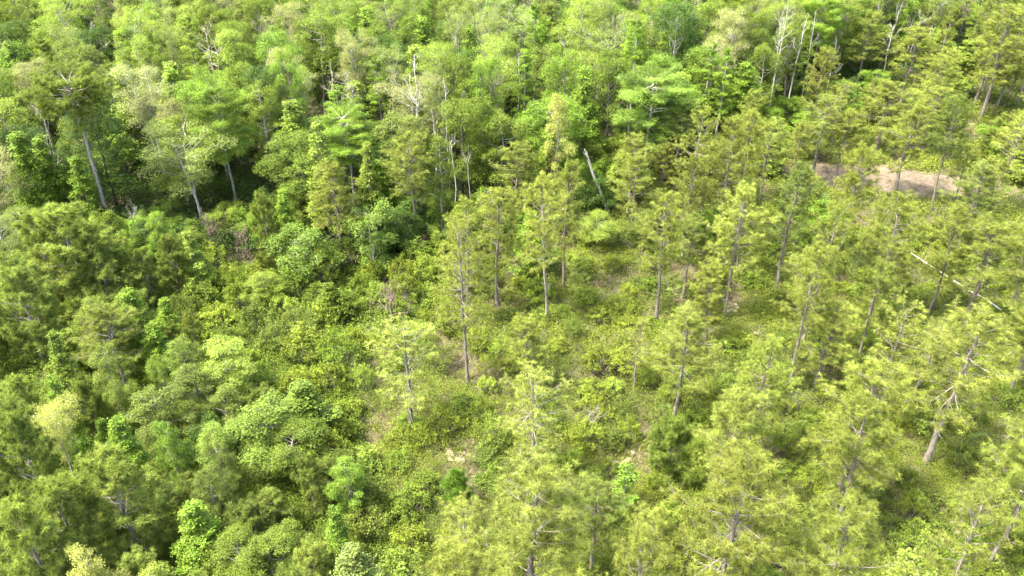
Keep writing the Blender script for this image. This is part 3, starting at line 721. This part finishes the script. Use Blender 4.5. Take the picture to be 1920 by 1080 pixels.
placed = [(t["pos"][0], t["pos"][1], max(1.6, t["R"] * .8)) for t in THINGS if not t.get("flat")]
class Grid:
    def __init__(s, c=6.): s.c = c; s.d = {}
    def add(s, x, y, r): s.d.setdefault((int(x // s.c), int(y // s.c)), []).append((x, y, r))
    def free(s, x, y, r):
        i, j = int(x // s.c), int(y // s.c)
        for a in range(i - 1, i + 2):
            for b in range(j - 1, j + 2):
                for (X, Y, Rr) in s.d.get((a, b), ()):
                    if (X - x) ** 2 + (Y - y) ** 2 < (r + Rr) ** 2 * .8: return False
        return True
G = Grid()
for p_ in placed: G.add(*p_)
def seen(x, y, H):
    u, v = pix((x, y, H)); return -90 < u < 2010 and -60 < v < 1110 or (-60 < pix((x, y, H * .5))[0] < 1980 and -20 < pix((x, y, H * .5))[1] < 1100)

rg = np.random.default_rng(2024)
# kinds of the dense wood: (weight, name, protos, H range, sx range, colours+words, barks)
KINDS = [
    (.27, "broadleaf_tree", ["round0", "round1", "round2", "round3"], (12, 17), (.85, 1.2), [('mid', "mid green round crowned tree"), ('gum', "bright green round crowned tree"), ('yelgreen', "yellow green round crowned tree"), ('olive', "olive green round crowned tree")], ['grey', 'dark', 'pale'], "tree"),
    (.14, "sweetgum_tree", ["gum0", "gum1", "gum2", "gum3"], (10, 15), (1.25, 1.7), [('gum', "glossy bright conical tree"), ('yelgreen', "light green conical tree")], ['grey', 'pale'], "tree"),
    (.24, "pale_hardwood", ["pale0", "pale1", "pale2", "pale3"], (13, 18), (.8, 1.15), [('pale', "pale grey green open tree"), ('tan', "tan green thinly leaved tree"), ('yelgreen', "pale lime open tree")], ['pale', 'grey', 'white'], "tree"),
    (.05, "pale_hardwood", ["twiggy0", "twiggy1"], (13, 17), (.8, 1.1), [('tan', "tan twiggy half bare tree")], ['pale', 'grey'], "tree"),
    (.13, "cypress_tree", ["cypress0", "cypress1", "cypress2", "cypressflat0", "cypressflat1"], (14, 19), (.85, 1.2), [('lime', "feathery lime cypress"), ('mid', "feathery mid green cypress")], ['grey', 'pale'], "cypress"),
    (.11, "oak_tree", ["dense0", "dense1"], (12, 16), (.7, .95), [('dark', "dark green dense tree"), ('mid', "deep green dense tree")], ['dark', 'grey'], "tree"),
    (.06, "dead_tree", ["dead0", "dead1", "dead2", "dead3"], (12, 17), (.7, 1.1), [('dry', "bare grey dead tree")], ['grey', 'pale'], "dead tree"),
]
W = np.array([k[0] for k in KINDS]); W /= W.sum()
cnt = dict(wood=0)
def scatter(n, box, test):
    for _ in range(n):
        y = box[2] + (box[3] - box[2]) * rg.uniform() ** .8; x = rg.uniform(box[0], box[1])
        if test(x, y): yield x, y
for x, y in scatter(14000, (-140, 140, 76, 178), lambda x, y: abs(x) < y * .86 + 14):
    if zone(x, y) != 'wood': continue
    far = y > 140
    r = rg.uniform(1.9, 2.9) * (1.1 if far else 1)
    if not G.free(x, y, r): continue
    k = KINDS[rg.choice(len(KINDS), p=W)]
    H = rg.uniform(*k[3])
    if not seen(x, y, H): continue
    # no tall tree right in front of the single trees along the wood's edge
    u, v = pix((x, y, 0)); front = v > edge_v(u) - 26
    if front: H *= rg.uniform(.45, .75)
    if front and k[1] == 'dead_tree': continue
    pr = k[2][rg.integers(len(k[2]))]; col, look = k[5][rg.integers(len(k[5]))]
    P_ = PROTO[pr]; sx = rg.uniform(*k[4]) * (.8 if front else 1)
    if y < 150 and hides(x, y, H, P_["R"] * sx): continue
    add(k[1], pr, (x, y), sx, H / P_["H"], col, k[6][rg.integers(len(k[6]))], cat=k[7], look=look, pl=look)
    G.add(x, y, r); cnt['wood'] += 1
# low trees in the shade along the wood's edge
for x, y in scatter(5000, (-75, 75, 72, 130), lambda x, y: zone(x, y) == 'wood'):
    u, v = pix((x, y, 0))
    if not (edge_v(u) - 75 < v and -60 < u < 1980): continue
    if not G.free(x, y, .8): continue
    k = rg.integers(2); H = rg.uniform(3.0, 6.5)
    col, look = [('dark', "dark low midstory tree"), ('mid', "mid green low midstory tree"), ('gum', "bright low midstory tree")][rg.integers(3)]
    add("midstory_tree", "midstory%d" % k, (x, y), rg.uniform(.7, 1.1), H / 6, col, 'dark', cat="small tree", look=look, pl=look)
    G.add(x, y, 1.0)
# left thicket
for x, y in scatter(2500, (-60, 10, 22, 85), lambda x, y: zone(x, y) == 'left'):
    r = rg.uniform(1.1, 1.6)
    if not G.free(x, y, r): continue
    H = rg.uniform(4.0, 7.0)
    if not seen(x, y, H): continue
    if hides(x, y, H, 1.6, .1):
        H *= .6
        if hides(x, y, H, 1.4, .1): continue
    if rg.uniform() < .2: G.add(x, y, r); continue
    kind = rg.choice(4, p=[.42, .27, .15, .16])
    if kind == 0:
        col, look = [('pine_blue', "grey green young pine"), ('pine_dark', "olive young pine")][rg.integers(2)]
        add("young_pine", "pineyoung%d" % rg.integers(4), (x, y), rg.uniform(.55, .85), H / 8, col, 'pine', cat="pine", look=look, pl=look)
    elif kind == 3:
        col, look = [('dark', "dark leafy midstory tree"), ('mid', "mid green midstory tree")][rg.integers(2)]
        add("midstory_tree", "midstory%d" % rg.integers(2), (x, y), rg.uniform(.6, .95), H / 6 * .8, col, 'dark', cat="small tree", look=look, pl=look)
    else:
        pr = ["oval0", "oval1", "oval2", "gum0", "gum3", "gum1"][rg.integers(6)]; H = min(9.5, H * rg.uniform(1, 1.5))
        col, look = [('olive', "olive leafy young tree"), ('mid', "green leafy young tree"), ('yelgreen', "yellow green leafy young tree"), ('gum', "bright leafy young tree")][rg.integers(4)]
        P_ = PROTO[pr]; add("broadleaf_tree", pr, (x, y), rg.uniform(1.1, 1.8) / P_["R"], H / P_["H"], col, 'grey', cat="tree", look=look, pl=look)
    G.add(x, y, r)
# pine stand
for x, y in scatter(5000, (-8, 150, 18, 190), lambda x, y: zone(x, y) == 'pine'):
    if in_clearing(x, y, 6): continue
    u_, v_ = pix((x, y, 0))
    if 880 < u_ < 1290 and 560 < v_ < 860 and rg.uniform() < .85: continue      # the shrubby opening in the stand
    r = rg.uniform(1.9, 2.9)
    if not G.free(x, y, r): continue
    H = rg.uniform(11, 17.5)
    if not seen(x, y, H): continue
    # keep the view to the clearing and its sand open
    ok = True
    for hh in (.4, .5, .6, .7, .8, .9, 1):
        u, v = pix((x, y, H * hh))
        if 1435 < u < 1620 and 304 < v < 354 or 1625 < u < 1825 and 326 < v < 372: ok = False
    if rg.uniform() < .3: H *= rg.uniform(.45, .7)
    if not ok or hides(x, y, H, 2.6, .35, .42): continue
    if y > 110 and rg.uniform() < .3: continue
    pr = "pine%d" % rg.integers(10) if rg.uniform() < .85 else "pinesparse%d" % rg.integers(3)
    col, look = [('pine', "olive pine"), ('pine_yel', "yellow olive pine"), ('pine_dark', "dull dark olive pine")][rg.choice(3, p=[.45, .4, .15])]
    add("pine_tree", pr, (x, y), rg.uniform(.85, 1.2) * (.55 + .45 * H / 17), H / 17, col, 'pine', tilt=tuple(rg.normal(0, .035, 2)), cat="pine", look=look, pl=look)
    G.add(x, y, r)
# broadleaves that grow among the pines
for i, (u, v, Hh, wd) in enumerate([(1515, 470, 7, 110), (1440, 330, 8, 80), (1560, 250, 8, 80), (1735, 240, 7, 70), (1870, 300, 6, 90), (1905, 330, 6, 90), (1320, 470, 5, 80), (1120, 470, 4.5, 80), (1630, 230, 8, 70), (1790, 180, 9, 70), (1500, 300, 7, 70)]):
    g = at(u, v); sl_ = g[1] * CP + (CAM_H - Hh * .6) * SP
    pr = ["oval0", "gum1", "oval2", "round1"][i % 4]
    col, look = [('gum', "bright broadleaf among the pines"), ('yelgreen', "lime broadleaf among the pines")][i % 2]
    add("broadleaf_tree", pr, (g[0], g[1]), wd * sl_ / F / 2 / PROTO[pr]["R"], Hh / PROTO[pr]["H"], col, 'grey', cat="tree", look=look, pl=look)

# ------------------------------------------------------------------ shrubs, each one an object, thickest in the middle
GS = Grid(3.)
n_sh = 0
SH = [('shrub_y', "yellow green shrub"), ('shrub_m', "mid green shrub"), ('shrub_d', "dark green shrub"), ('olive', "olive shrub"), ('yelgreen', "light lime shrub")]
cand = []
for _ in range(9000):
    u, v = rg.uniform(-10, 1930), rg.uniform(440, 1120)
    g = at(u, v); z_ = zone(g[0], g[1])
    if z_ in ('wood', 'left'): continue
    cand.append((g[0], g[1], z_))
for x, y, z_ in cand:
    if n_sh >= 298: break
    if z_ == 'pine' and rg.uniform() < .5: continue
    r = rg.uniform(1.1, 1.9) if z_ == 'mid' else rg.uniform(.9, 1.5)
    if not GS.free(x, y, r * .8): continue
    GS.add(x, y, r * .8); n_sh += 1
    k = rg.integers(5); hz_ = (1.5 if z_ == 'mid' else 1.1) * rg.uniform(.75, 1.3)
    col, look = SH[rg.choice(5, p=[.4, .25, .1, .1, .15])]
    add("shrub", "shrub%d" % k, (x, y), r * 1.25 / PROTO["shrub%d" % k]["R"], hz_, col, 'grey', cat="shrub", look=look, pl=look)
for i in range(30):
    u, v = rg.uniform(680, 1900), rg.uniform(580, 1070); g = at(u, v)
    if zone(g[0], g[1]) != 'pine' or not GS.free(g[0], g[1], .7): continue
    GS.add(g[0], g[1], .7)
    add("dry_brush", "drybrush0", g, rg.uniform(.7, 1.2), rg.uniform(.6, 1.1), ['dry', 'dryred'][i % 2], 'grey', cat="dead brush", look="low tan dry brush", pl="low tan dry brush")
for i in range(60):
    u, v = rg.uniform(900, 1910), rg.uniform(470, 1070); g = at(u, v)
    if zone(g[0], g[1]) != 'pine' or not GS.free(g[0], g[1], .6): continue
    GS.add(g[0], g[1], .6)
    add("saw_palmetto", "palmetto%d" % (i % 2), g, rg.uniform(.9, 1.3), rg.uniform(.9, 1.2), 'palm', 'grey', cat="palmetto", look="green fan leaved palmetto", pl="green fan leaved palmetto")

# ------------------------------------------------------------------ stuff: low growth nobody could count
def stuff(name, mb, mat, col, label, cat):
    o = bpy.data.objects.new(name, mb.mesh(name, mat)); COL.objects.link(o); o.color = (*PAL[col], 1)
    o["kind"] = "stuff"; o["label"] = label; o["category"] = cat
rs = np.random.default_rng(99)
def noise2(x, y):
    return .5 + .25 * (math.sin(x * .55 + 1.3 * math.sin(y * .31)) + math.sin(y * .47 + 1.7 * math.sin(x * .23 + 1)))
low, tall, olive, twig, grass = MB(), MB(), MB(), MB(), MB()
def clump(mb, c, rad, h, n, leaf, aspect, tintb):
    d = rand_dirs(rs, n); d[:, 2] = abs(d[:, 2])
    P = c + d * (rs.uniform(.35, 1.05, n) ** .5)[:, None] * np.array([rad, rad, h])
    N = unit(d * .5 + np.array([0, 0, .6]) + rand_dirs(rs, n) * .8)
    leaves(mb, rs, P, N, leaf, aspect, np.stack([np.clip(tintb + rs.uniform(-.35, .35, n), 0, 1), rs.uniform(0, 1, n) ** 2.2], 1))
def blades(mb, c, n, h, tintb):
    a = rs.uniform(0, 6.28, n); tilt = rs.uniform(.1, .9, n)
    d = np.stack([np.cos(a) * tilt, np.sin(a) * tilt, np.ones(n)], 1); d = unit(d)
    b = c + np.stack([np.cos(a), np.sin(a), np.zeros(n)], 1) * (rs.uniform(0, .18, n))[:, None]
    sd_ = np.stack([-np.sin(a), np.cos(a), np.zeros(n)], 1) * .014
    L = (h * rs.uniform(.6, 1.2, n))[:, None]
    mb.tris(np.stack([b + sd_, b - sd_, b + d * L], 1), np.stack([np.clip(tintb + rs.uniform(-.3, .3, n), 0, 1), rs.uniform(0, .7, n)], 1))
for _ in range(38000):
    u, v = rs.uniform(-60, 1980), rs.uniform(110, 1120)
    g = at(u, v); z_ = zone(g[0], g[1])
    if z_ == 'wood' or in_clearing(g[0], g[1], -6): continue
    far = min(3.2, max(1, g[1] / 48.))
    q = noise2(g[0], g[1]) + rs.normal(0, .14)
    if z_ == 'pine':
        if q < .16:
            if rs.uniform() < .45: blades(grass, g, int(26), .45 * far, rs.uniform(.2, .8))
            continue
        w_ = rs.uniform()
        if w_ < .22: continue
        big = rs.uniform() ** 1.7
        hh = (.3 + .5 * q + 1.0 * big) * rs.uniform(.8, 1.2); rd = (.35 + .85 * big) * far ** .5
        q2 = noise2(g[1] * .6 + 7, g[0] * .6 - 3) + rs.normal(0, .16)
        if w_ > .9:
            blades(twig, g, 34, (.5 + .7 * big) * far ** .5, rs.uniform(.2, .8))
        clump(olive if q2 < .47 else low, g + np.array([0, 0, .03]), rd, hh, int(60 + 170 * big), .088 * far, .5, rs.uniform(.1, .9))
    else:
        hh = rs.uniform(.5, 1.5); rd = rs.uniform(.5, .9)
        clump(tall, g + np.array([0, 0, .1]), rd, hh, 80, .12 * far, .55, rs.uniform(.1, .85))
stuff("ground_cover", low, M_LEAF, 'shrub_y', "low yellow green scrub covering the pine stand floor", "scrub")
stuff("undergrowth", tall, M_LEAF, 'shrub_m', "dense leafy undergrowth between the shrubs and thicket trees", "undergrowth")
stuff("low_scrub", olive, M_LEAF, 'shrub_d', "darker olive scrub patches on the pine stand floor", "scrub")
stuff("dead_twigs", twig, M_DRY, 'twig', "grey brown dead twigs standing in the low scrub", "brush")
for _ in range(260):
    g = at(rs.uniform(1400, 1930), rs.uniform(300, 392))
    if not in_clearing(g[0], g[1], 10): continue
    if in_clearing(g[0], g[1], -14) and rs.uniform() < .75: continue
    (blades(grass, g, 30, .7, rs.uniform(.2, .8)) if rs.uniform() < .6 else clump(low, g, rs.uniform(.3, .7), .4, 50, .15, .5, .5))
stuff("dry_grass", grass, M_DRY, 'dry', "tan dry grass tufts on the pine stand floor", "grass")
# leafy understory below the wood's canopy, and the wood beyond the counted trees
und, farw = MB(), MB(); und_front = []
for _ in range(15000):
    x, y = rs.uniform(-130, 130), rs.uniform(72, 178)
    if zone(x, y) != 'wood' or abs(x) > y * .85 + 5: continue
    if zone(x, y - 32) != 'wood': und_front.append((x, y))
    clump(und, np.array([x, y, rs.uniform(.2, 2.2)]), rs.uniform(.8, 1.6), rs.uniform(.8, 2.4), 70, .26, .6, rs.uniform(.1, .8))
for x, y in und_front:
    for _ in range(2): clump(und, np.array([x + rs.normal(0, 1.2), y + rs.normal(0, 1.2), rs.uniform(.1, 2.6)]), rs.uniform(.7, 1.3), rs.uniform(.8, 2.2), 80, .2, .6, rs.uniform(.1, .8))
stuff("understory", und, M_LEAF, 'shade', "shaded leafy understory beneath the wood's canopy", "undergrowth")  # leaf colour darkened to paint in the gloom beneath the crowns
for _ in range(2600):
    y = rs.uniform(172, 420); x = rs.uniform(-1, 1) * (y * .9 + 30)
    if zone(x, y) == 'pine' and rs.uniform() < .5: continue
    h = rs.uniform(9, 16); clump(farw, np.array([x, y, h - 4]), rs.uniform(3, 4.5), rs.uniform(3.5, 5), 260, .6, .6, rs.uniform(.1, .9))
stuff("far_woods", farw, M_LEAF, 'mid', "far woods running on beyond the last separate crowns", "woods")

# ------------------------------------------------------------------ ground
def sheet(name, X, Y, Z, mat):
    me = bpy.data.meshes.new(name); ny, nx = X.shape
    V = np.stack([X, Y, Z], -1).reshape(-1, 3)
    idx = np.arange(nx * ny).reshape(ny, nx)
    F_ = np.stack([idx[:-1, :-1], idx[:-1, 1:], idx[1:, 1:], idx[1:, :-1]], -1).reshape(-1, 4)
    me.from_pydata(V.tolist(), [], F_.tolist()); me.materials.append(mat)
    o = bpy.data.objects.new(name, me); COL.objects.link(o); o["kind"] = "structure"; return o
ax = np.concatenate([-np.geomspace(3000, 160, 12), np.linspace(-150, 150, 100), np.geomspace(160, 3000, 12)])
ay = np.concatenate([[-3000, -800, -200, -60], np.linspace(-40, 260, 100), np.geomspace(280, 3000, 12)])
X, Y = np.meshgrid(ax, ay)
sheet("ground", X, Y, 0 * X - .02 + .04 * np.sin(X * .8) * np.sin(Y * .7 + X * .3), M_GROUND)
# sandy clearing: an irregular sheet lying on the ground
cb_ = []
for i in range(72):
    a = i / 72 * 2 * math.pi; k = 1 + .12 * math.sin(3 * a + 1) + .09 * math.sin(7 * a) + rs.normal(0, .04)
    u = 1665 + 255 * k * math.cos(a); v = 340 + 27 * k * math.sin(a) + (u - 1665) * .085
    g = at(u, v); cb_.append((g[0], g[1], .03))
me = bpy.data.meshes.new("sandy_clearing"); me.from_pydata(cb_, [], [list(range(72))]); me.materials.append(M_SAND)
o = bpy.data.objects.new("sandy_clearing", me); COL.objects.link(o); o["kind"] = "structure"

# ------------------------------------------------------------------ labels: by look, and where they stand next to a landmark
REFS = [t for t in THINGS if t.get("ref")]
REFS.append(dict(ref="sandy clearing", pix=(1640, 340)))
ORD = "nearest second third fourth fifth sixth seventh eighth ninth tenth eleventh twelfth thirteenth fourteenth fifteenth sixteenth seventeenth eighteenth nineteenth twentieth".split()
by = {}
for t in THINGS:
    if t.get("label"): continue
    u, v = t["pix"]
    r = min(REFS, key=lambda r: (r["pix"][0] - u) ** 2 + 1.6 * (r["pix"][1] - v) ** 2 if r is not t else 1e12)
    du, dv = u - r["pix"][0], v - r["pix"][1]
    if abs(du) > 2.2 * abs(dv): rel = "right of" if du > 0 else "left of"
    elif abs(dv) > 2.2 * abs(du): rel = "below" if dv > 0 else "beyond"
    else: rel = ("below " if dv > 0 else "beyond ") + ("right of" if du > 0 else "left of")
    t["d"] = math.hypot(du, dv); by.setdefault((t["look"], rel, r["ref"]), []).append(t)
for (look, rel, ref), ts in by.items():
    ts.sort(key=lambda t: t["d"])
    for i, t in enumerate(ts):
        if len(ts) == 1: t["label"] = "%s %s the %s" % (look, rel, ref)
        else: t["label"] = "%s %s the %s, %s" % (look, rel, ref, ORD[min(i, 19)] if i == 0 else ORD[min(i, 19)] + " nearest")
GR = dict(pine_tree="pines of the pine stand", young_pine="young pines of the thicket", broadleaf_tree="leafy trees of the wood and thicket", pale_hardwood="pale hardwoods of the wood",
          cypress_tree="cypresses of the wood", dead_tree="dead trees and brush", midstory_tree="low trees under the canopy", shrub="shrubs of the open ground", saw_palmetto="saw palmettos",
          sweetgum_tree="glossy conical trees", oak_tree="dark dense trees", dry_brush="dry brush on the pine stand floor", sapling_tree="lone saplings", fallen_branch="fallen branches")
for t in THINGS:
    o = t["o"]; o["label"] = t["label"]; o["category"] = t["cat"]
    g = t.get("group") or GR.get(t["name"])
    if g: o["group"] = g
import collections
print("COUNTS", dict(collections.Counter(t["name"] for t in THINGS)), len(THINGS))
